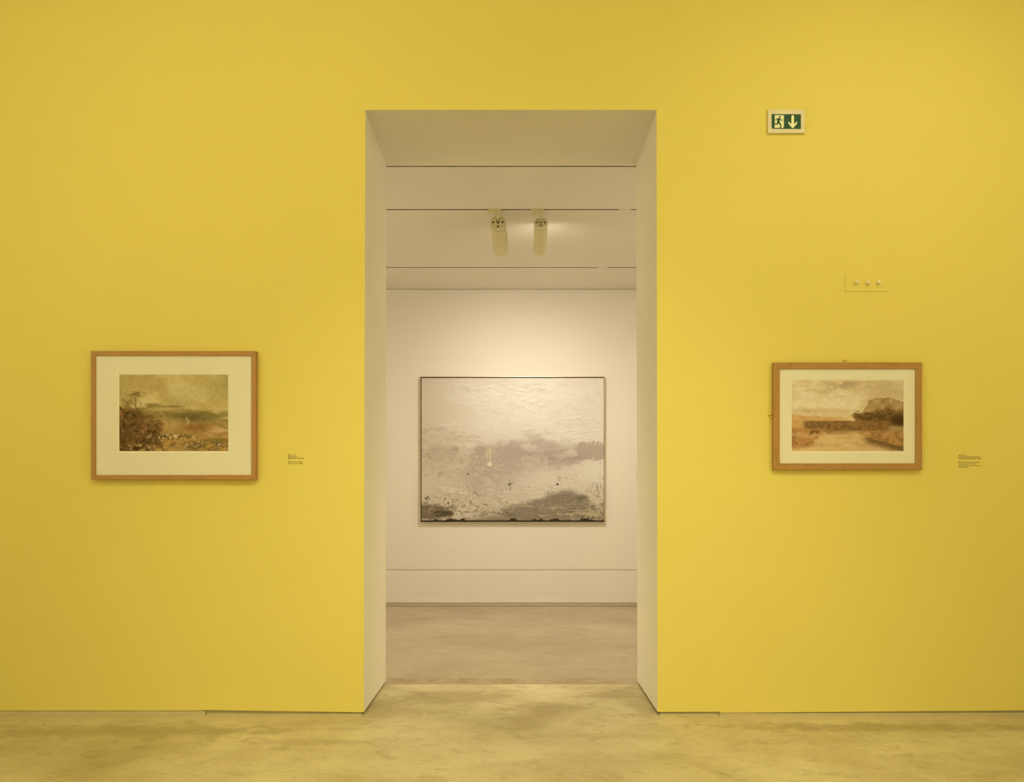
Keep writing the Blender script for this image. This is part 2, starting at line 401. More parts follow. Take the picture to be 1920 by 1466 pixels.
def paintmat(name, rough, spec, bmp=0):
    m, nt, b = newmat(name); a = N(nt, 'ShaderNodeVertexColor'); a.layer_name = 'paint'
    mp = mapping(nt); n = noise(nt, mp, 220, 3); r = ramp(nt, n.outputs[0], [(.3, (.95, .95, .95)), (.7, (1.0, 1.0, 1.0))])
    nt.links.new(mix(nt, a.outputs[0], r.outputs[0], 1.0, 'MULTIPLY'), b.inputs['Base Color'])
    sset(b, Roughness=rough); b.inputs['Specular IOR Level'].default_value = spec
    if bmp: bump(nt, b, n.outputs[0], bmp, .001)
    return m
m_oil = paintmat('oil_paint', .42, .45, .15)
m_wc = paintmat('watercolour_paper', .8, .15, .05)

def frame_bars(bm, x0, x1, z0, z1, w, y0, y1):
    """four mitred rails; material 0 runs along x, 1 along z"""
    o = [(x0, z0), (x1, z0), (x1, z1), (x0, z1)]; i = [(x0 + w, z0 + w), (x1 - w, z0 + w), (x1 - w, z1 - w), (x0 + w, z1 - w)]
    for k in range(4):
        j = (k + 1) % 4; prism(bm, [o[k], o[j], i[j], i[k]], y0, y1, k % 2)
def rect_ring(bm, o, i, yo, yi, mat=0):
    """flat ring between outer and inner rectangles at different depths"""
    O = [bm.verts.new((x, yo, z)) for x, z in ((o[0], o[2]), (o[1], o[2]), (o[1], o[3]), (o[0], o[3]))]
    I = [bm.verts.new((x, yi, z)) for x, z in ((i[0], i[2]), (i[1], i[2]), (i[1], i[3]), (i[0], i[3]))]
    for k in range(4):
        f = bm.faces.new((O[k], O[(k + 1) % 4], I[(k + 1) % 4], I[k])); f.material_index = mat

def framed(name, label, outer, inner, window, pic, d, woods, rgb, nu, nv):
    yf = D - d; X0, X1, Z0, Z1 = PX(outer[0], yf), PX(outer[1], yf), PZ(outer[3], yf), PZ(outer[2], yf)
    t = thing(name, label, 'framed picture', ((X0 + X1) / 2, D, Z0), 'framed pictures on the yellow wall')
    ox, oz = t.location.x, t.location.z
    w = (inner[0] - outer[0]) * yf / F
    bm = bmesh.new(); frame_bars(bm, X0 - ox, X1 - ox, Z0 - oz, Z1 - oz, w, -d, 0); bevel(bm, .0014, 2)
    obj('frame', bm, woods, t)
    ym = D - d + .009                                     # face of the mount
    wx0, wx1, wz0, wz1 = PX(window[0], ym) - ox, PX(window[1], ym) - ox, PZ(window[3], ym) - oz, PZ(window[2], ym) - oz
    yp = ym + .0035
    qx0, qx1, qz0, qz1 = PX(pic[0], yp) - ox, PX(pic[1], yp) - ox, PZ(pic[3], yp) - oz, PZ(pic[2], yp) - oz
    bm = bmesh.new()
    o_ = (X0 - ox + w * .95, X1 - ox - w * .95, Z0 - oz + w * .95, Z1 - oz - w * .95)
    rect_ring(bm, o_, (wx0, wx1, wz0, wz1), ym - D, ym - D)
    rect_ring(bm, (wx0, wx1, wz0, wz1), (qx0, qx1, qz0, qz1), ym - D, yp - D - .0005, 1)
    rect_ring(bm, o_, (qx0, qx1, qz0, qz1), yp - D + .002, yp - D + .002)
    rect_ring(bm, (qx0, qx1, qz0, qz1), (qx0, qx1, qz0, qz1), yp - D - .0005, yp - D + .002)
    rect_ring(bm, o_, o_, ym - D, yp - D + .002)
    obj('mount', bm, [m_mat, m_bevel], t, label='cream window mount with a pale cut bevel')
    painted('picture_sheet', t, qx0 - .001, qx1 + .001, qz0 - .001, qz1 + .001, yp - D, nu, nv, rgb, np.zeros((nv, nu)), m_wc, .0015)
    return t

def uv(nu, nv):
    return np.meshgrid(np.linspace(0, 1, nu), np.linspace(0, 1, nv))
def top(n, q, soft):
    a = np.quantile(n, q); return sst(a, a + soft, n)
# --- left sheet: plain hazy hill landscape
nu, nv = 340, 238
u, v = uv(nu, nv)
wu = np.clip(u + (fbm(u, v, 6, 5, 11) - .5) * .10, 0, 1); wv_ = np.clip(v + (fbm(u, v, 6, 5, 12) - .5) * .08, 0, 1)
n1 = fbm(wu, wv_, 4, 3, 3); n2 = fbm(wu, wv_, 12, 10, 40, 5, .65); n3 = fbm(wu, wv_, 34, 26, 90, 4, .7); ns = fbm(wu, wv_, 9, 34, 150, 5, .65)
c = np.empty((nv, nu, 3)); c[:] = (186, 154, 76)
c = blend(c, (198, 168, 90), sst(.42, .68, n1)); c = blend(c, (170, 140, 66), sst(.55, .25, n1) * .9); c = blend(c, (160, 140, 66), sst(.72, 1, u) * (1 - sst(.1, .5, v)) * .6)
c = blend(c, (190, 166, 92), ell(u, v, .64, .24, .16, .10, .9) * .7)
rid = np.interp(u, [0, .2, .3, .42, .6, .78, 1], [.44, .42, .40, .41, .43, .47, .58]) + .018 * (n3 - .5)
hill = sst(-.004, .03, v - rid)
c = blend(c, (150, 120, 52), hill * .85)
c = blend(c, (176, 146, 70), hill * sst(.45, .62, ns) * .7); c = blend(c, (122, 96, 38), hill * sst(.52, .34, n2) * .75)
c = blend(c, (128, 106, 48), ell(u, v, .31, .395, .07, .022, .5) * .8); c = blend(c, (100, 80, 34), ell(u, v, .48, .415, .10, .008, .6) * .7)
c = blend(c, (184, 152, 70), ell(u, v, .38, .45, .14, .02, .6) * .8)
c = blend(c, (104, 84, 34), ell(u, v, .64, .56, .24, .07, .7) * sst(.35, .62, n2 + .06) * .9); c = blend(c, (118, 96, 38), ell(u, v, .85, .52, .22, .05, .7) * sst(.35, .6, ns) * .7)
c = blend(c, (180, 142, 68), ell(u, v, .43, .67, .17, .09, .9) * .85)
c = blend(c, (202, 174, 108), stroke(u, v, [(.615, .57), (.635, .61), (.625, .65)], .014, 1.43) * .6)
c = blend(c, (156, 110, 46), ell(u, v, .80, .73, .28, .09, .8) * (.55 + .45 * sst(.3, .6, n2)))
c = blend(c, (128, 84, 34), ell(u, v, .70, .69, .12, .04, .8) * .7); c = blend(c, (196, 152, 82), ell(u, v, .93, .76, .12, .09, .7) * sst(.4, .62, ns) * .9)
gr = sst(.78, .86, v + (n2 - .5) * .04); c = blend(c, (178, 132, 54), gr); c = blend(c, (150, 104, 42), gr * sst(.48, .66, ns) * .7)
bush = ell(u, v, .07, .80, .33, .34, .75); bush = bush * .75 + sst(0, .25, bush) * ((n2 - .5) * 1.1 + (n3 - .5) * .5)
c = blend(c, (118, 84, 32), sst(.18, .38, bush) * .88); c = blend(c, (84, 56, 20), sst(.34, .6, bush) * sst(.40, .60, n3)); c = blend(c, (140, 92, 42), ell(u, v, .27, .68, .12, .09, .8) * sst(.40, .6, n3) * .75)
c = blend(c, (164, 112, 52), sst(.25, .5, bush) * top(n3, .84, .08) * .8); c = blend(c, (60, 40, 14), sst(.3, .6, bush) * sst(.46, .34, n3) * .8)
sc_ = ell(u, v, .84, .93, .32, .08, .6); c = blend(c, (92, 72, 26), sc_ * sst(.42, .58, n3) * .95); c = blend(c, (206, 178, 110), sc_ * top(n3, .90, .05) * .8); c = blend(c, (110, 88, 34), ell(u, v, .9, .86, .14, .03, .5) * .7)
sh_ = ell(u, v, .48, .81, .22, .035, .6); f_ = fbm(u, v, 60, 40, 433, 3, .7); c = blend(c, (210, 182, 112), sh_ * top(f_, .62, .06) * .8); c = blend(c, (98, 72, 28), sh_ * sst(np.quantile(f_, .42), np.quantile(f_, .30), f_) * .8)
c = blend(c, (196, 150, 72), ell(u, v, .2, .95, .14, .04, .7) * sst(.48, .6, n3) * .8)
tr = stroke(u, v, [(.19, .66), (.17, .52), (.15, .40), (.145, .30)], .008, 1.43)
for pts in ([(.15, .42), (.11, .33), (.06, .36)], [(.15, .38), (.18, .27), (.22, .28)], [(.145, .34), (.12, .25), (.09, .26)], [(.16, .48), (.2, .40), (.20, .36)], [(.03, .5), (.04, .38), (.03, .32)], [(.07, .52), (.09, .42)]): tr = np.maximum(tr, stroke(u, v, pts, .005, 1.43) * .75)
tr = np.maximum(tr, ell(u, v, .155, .255, .08, .035, .7) * sst(.44, .58, n3) * .9); tr = np.maximum(tr, ell(u, v, .10, .34, .07, .04, .7) * sst(.46, .6, n3) * .8)
c = blend(c, (100, 76, 30), tr * .8)
c += (n3[..., None] - .5) * 22 + (fbm(u, v, 110, 90, 71, 2)[..., None] - .5) * 14
IRR_A = lin((222, 198, 126)) / np.array([.84, .80, .70]) * .93
rgbA = lin(np.clip(c, 0, 255)) / IRR_A
# --- right sheet: plain river view under a pale sky
nu2, nv2 = 350, 223
u, v = uv(nu2, nv2)
wu = np.clip(u + (fbm(u, v, 6, 5, 21) - .5) * .08, 0, 1); wv_ = np.clip(v + (fbm(u, v, 6, 5, 22) - .5) * .07, 0, 1)
n1 = fbm(wu, wv_, 4, 3, 203); n2 = fbm(wu, wv_, 12, 10, 240, 5, .65); n3 = fbm(wu, wv_, 34, 24, 290, 4, .7); ns = fbm(wu, wv_, 6, 26, 250, 5, .65)
c = np.empty((nv2, nu2, 3)); c[:] = (208, 174, 94)
c = blend(c, (220, 190, 110), sst(.42, .62, n1) * (1 - sst(.4, .5, v))); c = blend(c, (192, 158, 82), sst(.48, .7, ns) * (1 - sst(.10, .35, v)) * .8)
c = blend(c, (172, 138, 72), ell(u, v, .46, .055, .16, .06, .9) * sst(.35, .6, n2) * .9); c = blend(c, (186, 152, 80), ell(u, v, .9, .14, .22, .14, .9) * .6)
c = blend(c, (188, 150, 76), ell(u, v, .25, .43, .3, .03, .9) * .5); c = blend(c, (216, 178, 94), sst(.46, .54, v) * .8)
far = sst(-.01, .03, v - (.47 + .10 * u + (n2 - .5) * .05)) * (1 - sst(.35, .6, u)); c = blend(c, (192, 138, 56), far * .8)
# rounded rocky bluff rising to the right, darker trees at its foot
prof = np.interp(u, [0, .58, .62, .66, .69, .74, .80, .86, .92, 1], [1, .55, .46, .38, .27, .245, .24, .23, .26, .30]) + (n2 - .5) * .05
bl_ = sst(-.004, .018, v - prof) * sst(.57, .60, u)
c = blend(c, (166, 128, 58), bl_ * .92); c = blend(c, (142, 106, 44), bl_ * sst(.45, .62, n2) * .7); c = blend(c, (184, 146, 74), bl_ * top(n3, .8, .08) * .5)
ft = ell(u, v, .88, .53, .30, .12, .8); ft = ft * .8 + sst(0, .25, ft) * (n2 - .5) * .9
c = blend(c, (128, 90, 34), sst(.28, .5, ft)); c = blend(c, (90, 60, 18), sst(.45, .7, ft) * sst(.38, .56, n3)); c = blend(c, (70, 44, 12), ell(u, v, .97, .57, .09, .07, .7) * .85)
band_ = sst(.565, .58, v + (n3 - .5) * .01) * (1 - sst(.70, .74, v + (n3 - .5) * .05)) * sst(.08, .14, u + (n2 - .5) * .1) * (1 - sst(.82, .92, u))
c = blend(c, (140, 98, 36), band_ * .92); c = blend(c, (104, 68, 20), band_ * sst(.44, .6, n3) * .85); c = blend(c, (170, 130, 58), band_ * top(n3, .80, .12) * .4)
c = blend(c, (188, 138, 56), (1 - sst(.08, .14, u)) * sst(.56, .58, v) * (1 - sst(.7, .74, v)) * .7)
water = sst(.71, .745, v); c = blend(c, (206, 162, 80), water); c = blend(c, (188, 142, 62), water * sst(.45, .62, ns) * .7); c = blend(c, (150, 106, 42), ell(u, v, .42, .735, .2, .03, .8) * .5)
bl = sst(-.01, .04, (.31 - (v - .72) * .6 + (n2 - .5) * .16) - u) * sst(.66, .7, v) * (1 - sst(.93, .99, v + u * .2))
c = blend(c, (178, 122, 48), bl * .9); c = blend(c, (138, 90, 32), bl * sst(.46, .60, n3) * .8); c = blend(c, (206, 158, 80), bl * top(ns, .8, .08) * .6)
br = sst(-.01, .04, u - (.56 + (v - .71) * .9) + (n2 - .5) * .12) * sst(.69, .74, v + (n3 - .5) * .02); br = br * (1 - sst(0, .04, v - (.78 + (u - .58) * .40)))
c = blend(c, (176, 122, 48), br * .95); c = blend(c, (128, 86, 30), br * sst(.46, .60, n3) * .75); c = blend(c, (204, 156, 76), br * top(ns, .82, .08) * .6)
sh = sst(-.01, .03, v - (.76 + (u - .58) * .40) + (n2 - .5) * .03) * (1 - sst(.03, .14, v - (.75 + (u - .58) * .46))) * sst(.58, .72, u)
c = blend(c, (104, 72, 24), sh * .85)
c = blend(c, (100, 66, 22), ell(u, v, .2, .735, .14, .022, .8) * sst(.46, .58, n3) * .9)
c += (n3[..., None] - .5) * 22 + (fbm(u, v, 110, 80, 72, 2)[..., None] - .5) * 12
IRR_B = lin((228, 202, 116)) / np.array([.84, .80, .70]) * .93
rgbB = lin(np.clip(c, 0, 255)) / IRR_B

framed('framed_picture', 'hazy hill landscape in a thin reddish wood frame with a wide cream mount', (170.2, 479.6, 658.0, 898.8), (178.7, 0), (220.8, 430.5, 701.2, 848.6), (223.8, 428.0, 702.9, 845.8), .036, WA, rgbA, nu, nv)
tb = framed('framed_picture', 'golden river landscape in a thicker grained oak frame with a narrow mount', (1450.0, 1729.2, 679.2, 880.5), (1462.0, 0), (1482.7, 1695.3, 709.9, 847.6), (1484.6, 1693.9, 713.2, 845.8), .028, WB, rgbB, nu2, nv2)
# small paint-covered security fixings peeping out behind the right frame
def lump(px, py, sx, sz, seed):
    bm = bmesh.new(); bmesh.ops.create_icosphere(bm, subdivisions=3, radius=1)
    r = random.Random(seed); ph = [r.random() * 6 for _ in range(4)]
    for q in bm.verts:
        k = 1 + .22 * math.sin(3 * q.co.x + ph[0]) * math.cos(4 * q.co.z + ph[1]) + .15 * math.sin(6 * q.co.z + ph[2] + 3 * q.co.x)
        q.co = Vector((q.co.x * sx * k, min(q.co.y * .012 * k, 0), q.co.z * sz * k))
    c0 = P(px, py, D) - tb.location
    bmesh.ops.translate(bm, verts=bm.verts, vec=c0)
    obj('security_fixing', bm, m_fix, tb, smooth=True, label='small lumpy fixing covered in bright yellow paint')
lump(1443.5, 777.0, .013, .006, 1); lump(1445.5, 782, .007, .004, 4); lump(1584, 674.5, .010, .007, 2); lump(1586, 882.5, .009, .005, 3)

# ------------------------------------------------------------------ large abstract seascape in the far room
dc = .05; yf = YF - dc
X0, X1, Z0, Z1 = PX(787.2, yf), PX(1134.6, yf), PZ(980.0, yf), PZ(705.4, yf)
tp = thing('large_painting', 'large pale abstract painting in a slim metal frame on the far white wall', 'painting', ((X0 + X1) / 2, YF, Z0))
ox, oz = tp.location.x, tp.location.z
bm = bmesh.new(); frame_bars(bm, X0 - ox, X1 - ox, Z0 - oz, Z1 - oz, .0075, -dc, 0); bevel(bm, .0008, 1)
obj('frame', bm, [m_champ, m_champ], tp, label='slim champagne-coloured metal floater frame')
bm = bmesh.new(); box(bm, X0 - ox + .007, X1 - ox - .007, -.012, -.004, Z0 - oz + .007, Z1 - oz - .007)
obj('backing_tray', bm, m_gap, tp, label='near-black tray showing as a dark line round the canvas')
nu, nv = 640, 500
u, v = uv(nu, nv); asp = 1.275
w1 = fbm(u, v, 5, 5, 500, 5, .6); w2 = fbm(u, v, 7, 6, 520, 5, .6)
uu = np.clip(u + (w1 - .5) * .14, 0, 1); vv = np.clip(v + (w2 - .5) * .12, 0, 1)
nA = fbm(uu, vv, 3, 3, 600); nB = fbm(uu, vv, 8, 10, 620, 6, .62); nC = fbm(uu, vv, 16, 60, 640, 5, .68); nD = fbm(uu, vv, 50, 50, 660, 4, .7); nE = fbm(uu, vv, 7, 34, 680, 6, .66); nG = fbm(uu, vv, 110, 90, 700, 3, .7)
c = np.empty((nv, nu, 3)); c[:] = (226, 205, 168)
c = blend(c, (240, 224, 190), ell(u, v, .72, .25, .55, .45, .9) * (.6 + .4 * sst(.35, .6, nB))); c = blend(c, (218, 196, 158), (1 - sst(.0, .35, u)) * .6)
c = blend(c, (216, 196, 158), sst(.54, .70, nE) * .35); c = blend(c, (242, 228, 196), top(nE, .86, .08) * (1 - sst(.4, .5, v)) * .5)
c = blend(c, (200, 178, 142), stroke(u, v, [(0, .40), (.10, .37), (.18, .41), (.30, .44)], .05, asp) * sst(.46, .62, nC) * .6)
mv = ell(u, v, .42, .64, .40, .20, .85) * .9 + (nB - .5) * 1.1 + (nE - .5) * .6
mauve = sst(.18, .62, mv); c = blend(c, (203, 181, 150), mauve * .95); c = blend(c, (188, 165, 135), sst(.45, .8, mv) * .7); c = blend(c, (216, 196, 164), mauve * top(nC, .72, .14) * .55)
c = blend(c, (184, 161, 134), ell(u, v, .60, .53, .13, .09, .8) * sst(.32, .6, nB)); c = blend(c, (180, 158, 128), ell(u, v, .27, .50, .10, .03, .7) * sst(.3, .55, nB))
c = blend(c, (184, 160, 132), stroke(u, v, [(.66, .55), (.74, .585), (.84, .575), (.9, .54)], .035, asp) * sst(.34, .56, nB)); c = blend(c, (192, 170, 138), stroke(u, v, [(.46, .78), (.53, .70), (.62, .66), (.72, .64), (.80, .60)], .035, asp) * sst(.34, .58, nB) * .8)
c = blend(c, (190, 167, 138), stroke(u, v, [(.50, .46), (.505, .60), (.50, .74)], .035, asp) * .45); c = blend(c, (196, 174, 144), stroke(u, v, [(.66, .44), (.64, .54)], .03, asp) * .5)
c = blend(c, (202, 180, 134), ell(u, v, .09, .58, .16, .12, .8) * sst(.42, .62, nC) * .8); c = blend(c, (150, 128, 90), ell(u, v, .10, .56, .18, .11, .8) * top(nD, .86, .08) * .7); c = blend(c, (226, 204, 150), ell(u, v, .12, .56, .18, .11, .8) * top(nG, .90, .05) * .7)
c = blend(c, (226, 205, 166), ell(u, v, .10, .76, .16, .14, .9) * .8)
c = blend(c, (230, 209, 174), ell(u, v, .76, .73, .26, .10, .7) * sst(.2, .5, nA + .25)); c = blend(c, (238, 220, 186), ell(u, v, .97, .66, .08, .08, .8)); c = blend(c, (216, 196, 158), ell(u, v, .45, .84, .3, .07, .9) * .6)
c = blend(c, (234, 214, 178), stroke(u, v, [(.12, .77), (.2, .79), (.30, .79)], .02, asp) * sst(.4, .5, nE) * .9)
# rounded grey-mauve cloud at the right edge
bd = ell(u, v, .885, .50, .035, .055, .12); bd = np.maximum(bd, ell(u, v, .945, .50, .065, .06, .10)); bd = np.maximum(bd, ell(u, v, .950, .535, .060, .042, .12))
fr_ = fbm(u, v, 90, 14, 777, 2); bd = bd * (1 - sst(.48, .56, fr_) * (1 - sst(.44, .49, v)) * sst(.90, .92, u))
c = blend(c, (190, 166, 136), bd * .95); c = blend(c, (236, 216, 176), ell(u, v, .945, .575, .03, .018, .7) * top(nD, .62, .06) * .9)
# bottom wash and dark wave
crest = np.interp(u[0], [0, .30, .42, .48, .56, .64, .70, .76, .815, .85, .90, .93, 1.0], [1.0, .975, .935, .895, .865, .83, .795, .775, .768, .782, .80, .84, .92])[None, :]
wv = sst(-.012, .035, v - crest + (nE - .5) * .07 + (nD - .5) * .02)
c = blend(c, (140, 122, 92), wv * .92); c = blend(c, (112, 97, 70), wv * sst(.44, .64, nB) * .75); c = blend(c, (176, 153, 114), wv * top(nE, .66, .12) * sst(.84, .93, v) * .8); c = blend(c, (96, 82, 58), wv * top(nC, .84, .1) * .6)
c = blend(c, (150, 131, 98), sst(.91, .97, v + (nE - .5) * .12) * sst(.2, .5, u) * .7)
lw = top(fbm(uu, vv, 7, 44, 810, 5, .62), .86, .05) * sst(.83, .88, v) * sst(.22, .5, u); c = blend(c, (206, 182, 134), lw * .75)
c = blend(c, (214, 192, 150), ell(u, v, .97, .87, .07, .08, .8) * sst(.44, .56, nD) * .9); c = blend(c, (140, 122, 88), ell(u, v, .96, .785, .05, .045, .6) * top(nG, .6, .05) * .8)
lf = ell(u, v, .02, .935, .13, .055, .9) + (nE - .5) * .9 + (nD - .5) * .3; c = blend(c, (124, 106, 78), sst(.22, .62, lf))
c = blend(c, (84, 68, 46), np.clip(stroke(u, v, [(.08, .945), (.16, .945)], .022, asp) * 1.3 + (nD - .5) * 1.4, 0, 1) * stroke(u, v, [(.06, .945), (.17, .945)], .03, asp))
sp = top(nG, .90, .05); z1 = ell(u, v, .24, .885, .17, .09, .8)
c = blend(c, (150, 128, 84), z1 * top(nD, .66, .10) * .7); c = blend(c, (116, 98, 60), sp * z1 * .8); c = blend(c, (230, 210, 160), z1 * top(nC, .90, .05) * .7)
c = blend(c, (172, 150, 112), sst(.83, .92, v) * top(nD, .70, .10) * .55); c = blend(c, (110, 94, 66), top(nD, .955, .05) * sst(.82, .9, v) * .6)
c = blend(c, (176, 152, 116), top(nD, .93, .06) * sst(.45, .6, v) * .5); c = blend(c, (222, 202, 164), top(nC, .93, .06) * sst(.42, .5, v) * .5)
# drips, flecks, scratches
c = blend(c, (234, 214, 160), ell(u, v, .376, .545, .018, .06, .6) * top(fbm(u, v, 130, 7, 888, 3, .6), .62, .08) * .9)
c = blend(c, (242, 224, 172), ell(u, v, .373, .60, .013, .014, .6)); c = blend(c, (234, 212, 154), ell(u, v, .378, .505, .022, .018, .8) * top(nG, .5, .06)); c = blend(c, (240, 220, 170), stroke(u, v, [(.30, .548), (.35, .545)], .006, asp) * top(nG, .4, .06) * .8)
rs = np.random.default_rng(5)
fl = np.zeros_like(u); fd = np.zeros_like(u)
for k in range(46):
    a, b = rs.random() * .94 + .03, .45 + rs.random() * .5; fl = np.maximum(fl, ell(u, v, a, b, .0018 + rs.random() * .0026, .002 + rs.random() * .003, .6))
for k in range(26):
    a, b = rs.random() * .94 + .03, .5 + rs.random() * .42; fd = np.maximum(fd, ell(u, v, a, b, .0014 + rs.random() * .002, .002 + rs.random() * .0026, .6) * (.4 + .5 * rs.random()))
c = blend(c, (246, 232, 200), fl * .8); c = blend(c, (116, 98, 68), fd * .8)
for a, b, r in ((.745, .741, .0065), (.253, .671, .004)): c = blend(c, (84, 68, 44), ell(u, v, a, b, r, r * 1.2, .4))
c = blend(c, (96, 80, 54), stroke(u, v, [(.484, .705), (.486, .78)], .004, asp) * top(nG, .35, .05)); c = blend(c, (96, 80, 54), stroke(u, v, [(.475, .74), (.498, .733)], .004, asp)); c = blend(c, (90, 74, 50), ell(u, v, .482, .74, .007, .007, .5) * .8)
c = blend(c, (96, 80, 56), ell(u, v, .03, .845, .012, .02, .7) * top(nG, .5, .05)); c = blend(c, (100, 84, 58), ell(u, v, .15, .89, .02, .025, .7) * top(nG, .6, .05))
# signature scrawl, lower right
sg = [(.876, .985), (.882, .962), (.888, .972), (.896, .980), (.905, .978), (.912, .983), (.917, .962), (.918, .982), (.926, .974), (.934, .981), (.940, .962), (.942, .980), (.948, .970), (.956, .978), (.962, .971), (.970, .977), (.976, .969), (.984, .974)]
c = blend(c, (66, 52, 30), stroke(u, v, sg, .0028, asp) * .85); c = blend(c, (66, 52, 30), stroke(u, v, [(.90, .990), (.98, .988)], .002, asp) * .4)
# ragged dark lower edge
eg = sst(0, .006, v - (.990 - .014 * sst(.45, .75, fbm(u, v * 0, 26, 2, 900, 4)))); c = blend(c, (46, 30, 12), eg)
IRR_P = lin((250, 233, 203)) / .80
rgbP = lin(np.clip(c, 0, 255)) / IRR_P
# relief: swept brush ridges, strongest in the pale sky
sw = fbm(np.clip(u + (fbm(u, v, 9, 9, 950) - .5) * .16, 0, 1), np.clip(v + (fbm(u, v, 9, 9, 970) - .5) * .10, 0, 1), 26, 70, 990, 4, .75)
area = sst(.42, .62, fbm(u, v, 5, 6, 1010))
hg = (sw - .5) * .0055 * 1.5 * (.25 + .75 * area) + (nD - .5) * .0009 + fl * .0015
painted('canvas', tp, PX(790.3, YF - .043) - ox, PX(1132.4, YF - .043) - ox, PZ(977.6, YF - .043) - oz, PZ(708.7, YF - .043) - oz, -.043, nu, nv, rgbP, hg, m_oil, .032)

# ------------------------------------------------------------------ lettering on the walls
def textmesh(body, x, z, width, size, bold, y, mat, parent, name):
    cu = bpy.data.curves.new('t', 'FONT'); cu.body = body; cu.size = size; cu.extrude = .0002
    cu.offset = size * (.022 if bold else .004); cu.resolution_u = 3
    to = bpy.data.objects.new('t', cu); COL.objects.link(to)
    bpy.context.view_layer.update()
    me = bpy.data.meshes.new_from_object(to.evaluated_get(bpy.context.evaluated_depsgraph_get()))
    bpy.data.objects.remove(to); bpy.data.curves.remove(cu)
    xs = [q.co.x for q in me.vertices]; k = width / (max(xs) - min(xs)); x_min = min(xs)
    for q in me.vertices: q.co = Vector(((q.co.x - x_min) * k + x, y - q.co.z, q.co.y + z))
    me.materials.clear(); me.materials.append(mat); me.name = name
    return me
def caption(name, label, px, lines, group):
    base = P(px, lines[-1][1] + 1, D)
    t = thing(name, label, 'wall label', base, group)
    for part, rows in (('artist_line', [l for l in lines if l[3] == 'a']), ('title_lines', [l for l in lines if l[3] == 't']), ('detail_lines', [l for l in lines if l[3] == 'd'])):
        bm = bmesh.new()
        for body, py, wpx, kd in rows:
            me = textmesh(body, 0, PZ(py + 1.05, D) - base.z, wpx * S, .0092, kd == 't', -.0003, m_text, None, part)
            bm.from_mesh(me); bpy.data.meshes.remove(me)
        obj(part, bm, m_text, t)
caption('wall_caption', 'small five-line dark lettering on the yellow wall left of the doorway', 540, [
    ('JMW Turner', 852.8, 15, 'a'), ('Knepp Castle,', 856.0, 17.6, 't'), ('East Sussex, c.1815\u201320', 859.2, 30, 't'),
    ('\u2014', 862.3, 2.6, 'd'), ('Watercolour on paper', 865.6, 27.2, 'd'), ('Worcester Art Gallery', 868.8, 28, 'd')], 'captions lettered on the yellow wall')
caption('wall_caption', 'small seven-line dark lettering on the yellow wall near the right edge', 1797, [
    ('JMW Turner', 853.4, 15.2, 'a'), ('Ludlow Castle, from the North', 856.6, 39.4, 't'), ('West with the River Teme, c.1830', 859.8, 43.5, 't'),
    ('\u2014', 863.2, 2.6, 'd'), ('Pencil and watercolour on paper', 866.4, 40.5, 'd'), ('The Trustees of The Barber', 869.5, 33.5, 'd'),
    ('Institute of Fine Arts, University', 872.6, 41.4, 'd'), ('of Birmingham', 875.6, 18.6, 'd')], 'captions lettered on the yellow wall')
# caption of the large painting, all but hidden behind the right reveal: short bars where its lines begin
base = P(1192.2, 898, YF); t = thing('wall_caption', 'faint grey caption on the far white wall, cut off by the opening', 'wall label', base)
bm = bmesh.new()
for py, h in ((882, .009), (886.5, .006), (889.5, .006), (892.5, .004), (894.7, .004)):
    z = PZ(py, YF) - base.z; x = 0; r = random.Random(int(py))
    for k in range(5):
        w = .02 + r.random() * .03; box(bm, x, x + w, -.0006, 0, z - h / 2, z + h / 2); x += w + .008
obj('caption_lines', bm, matte('grey_lettering', (.50, .44, .34), .7, .2, .02, 5, 0), t)

# ------------------------------------------------------------------ emergency exit sign
k = 1 / 20.944
def sg_(x, y): return (1430 + x * k, 190 + y * k)
ds = .016; ysg = D - ds
base = P(1474, 249.2, D); t = thing('exit_sign', 'green and white running man exit sign with a downward arrow, cream surround', 'exit sign', base)
def sp_(x, y, Y=ysg): a, b = sg_(x, y); return (PX(a, Y) - base.x, PZ(b, Y) - base.z)
bm = bmesh.new(); o = [sp_(222, 1238), sp_(1650, 1240), sp_(1648, 322), sp_(208, 318)]; i = [sp_(357, 1072), sp_(1505, 1084), sp_(1503, 508), sp_(357, 497)]
for q in range(4): prism(bm, [o[q], o[(q + 1) % 4], i[(q + 1) % 4], i[q]], -ds, 0)
bmesh.ops.remove_doubles(bm, verts=bm.verts, dist=1e-6); bevel(bm, .0012, 2)
obj('sign_surround', bm, m_signframe, t)
bm = bmesh.new(); prism(bm, i, -ds + .002, -.001); obj('sign_panel', bm, m_green, t, label='dark green panel')
bm = bmesh.new(); yy0, yy1 = -ds + .0012, -ds + .0025
prism(bm, [sp_(*q) for q in ((478, 540), (836, 540), (836, 1000), (800, 1038), (446, 1030), (478, 985))], yy0, yy1)
obj('doorway_symbol', bm, m_signwhite, t, label='pale doorway shape')
bm = bmesh.new(); y2, y3 = -ds + .0004, -ds + .0016
def limb(pts, w0, w1):
    n = len(pts)
    L, R_ = [], []
    for q, (x, y) in enumerate(pts):
        a = pts[max(q - 1, 0)]; b = pts[min(q + 1, n - 1)]; dx, dy = b[0] - a[0], b[1] - a[1]; l = math.hypot(dx, dy)
        w = (w0 + (w1 - w0) * q / (n - 1)) / 2
        if 0 < q < n - 1: w *= 1.15
        L.append(sp_(x - dy / l * w, y + dx / l * w)); R_.append(sp_(x + dy / l * w, y - dx / l * w))
    prism(bm, L + R_[::-1], y2, y3)
prism(bm, [sp_(677 + 38 * math.cos(a), 612 + 38 * math.sin(a)) for a in [2 * math.pi * q / 20 for q in range(20)]], y2, y3)
prism(bm, [sp_(*q) for q in ((590, 662), (690, 660), (700, 690), (660, 770), (648, 815), (570, 850), (566, 800))], y2, y3)
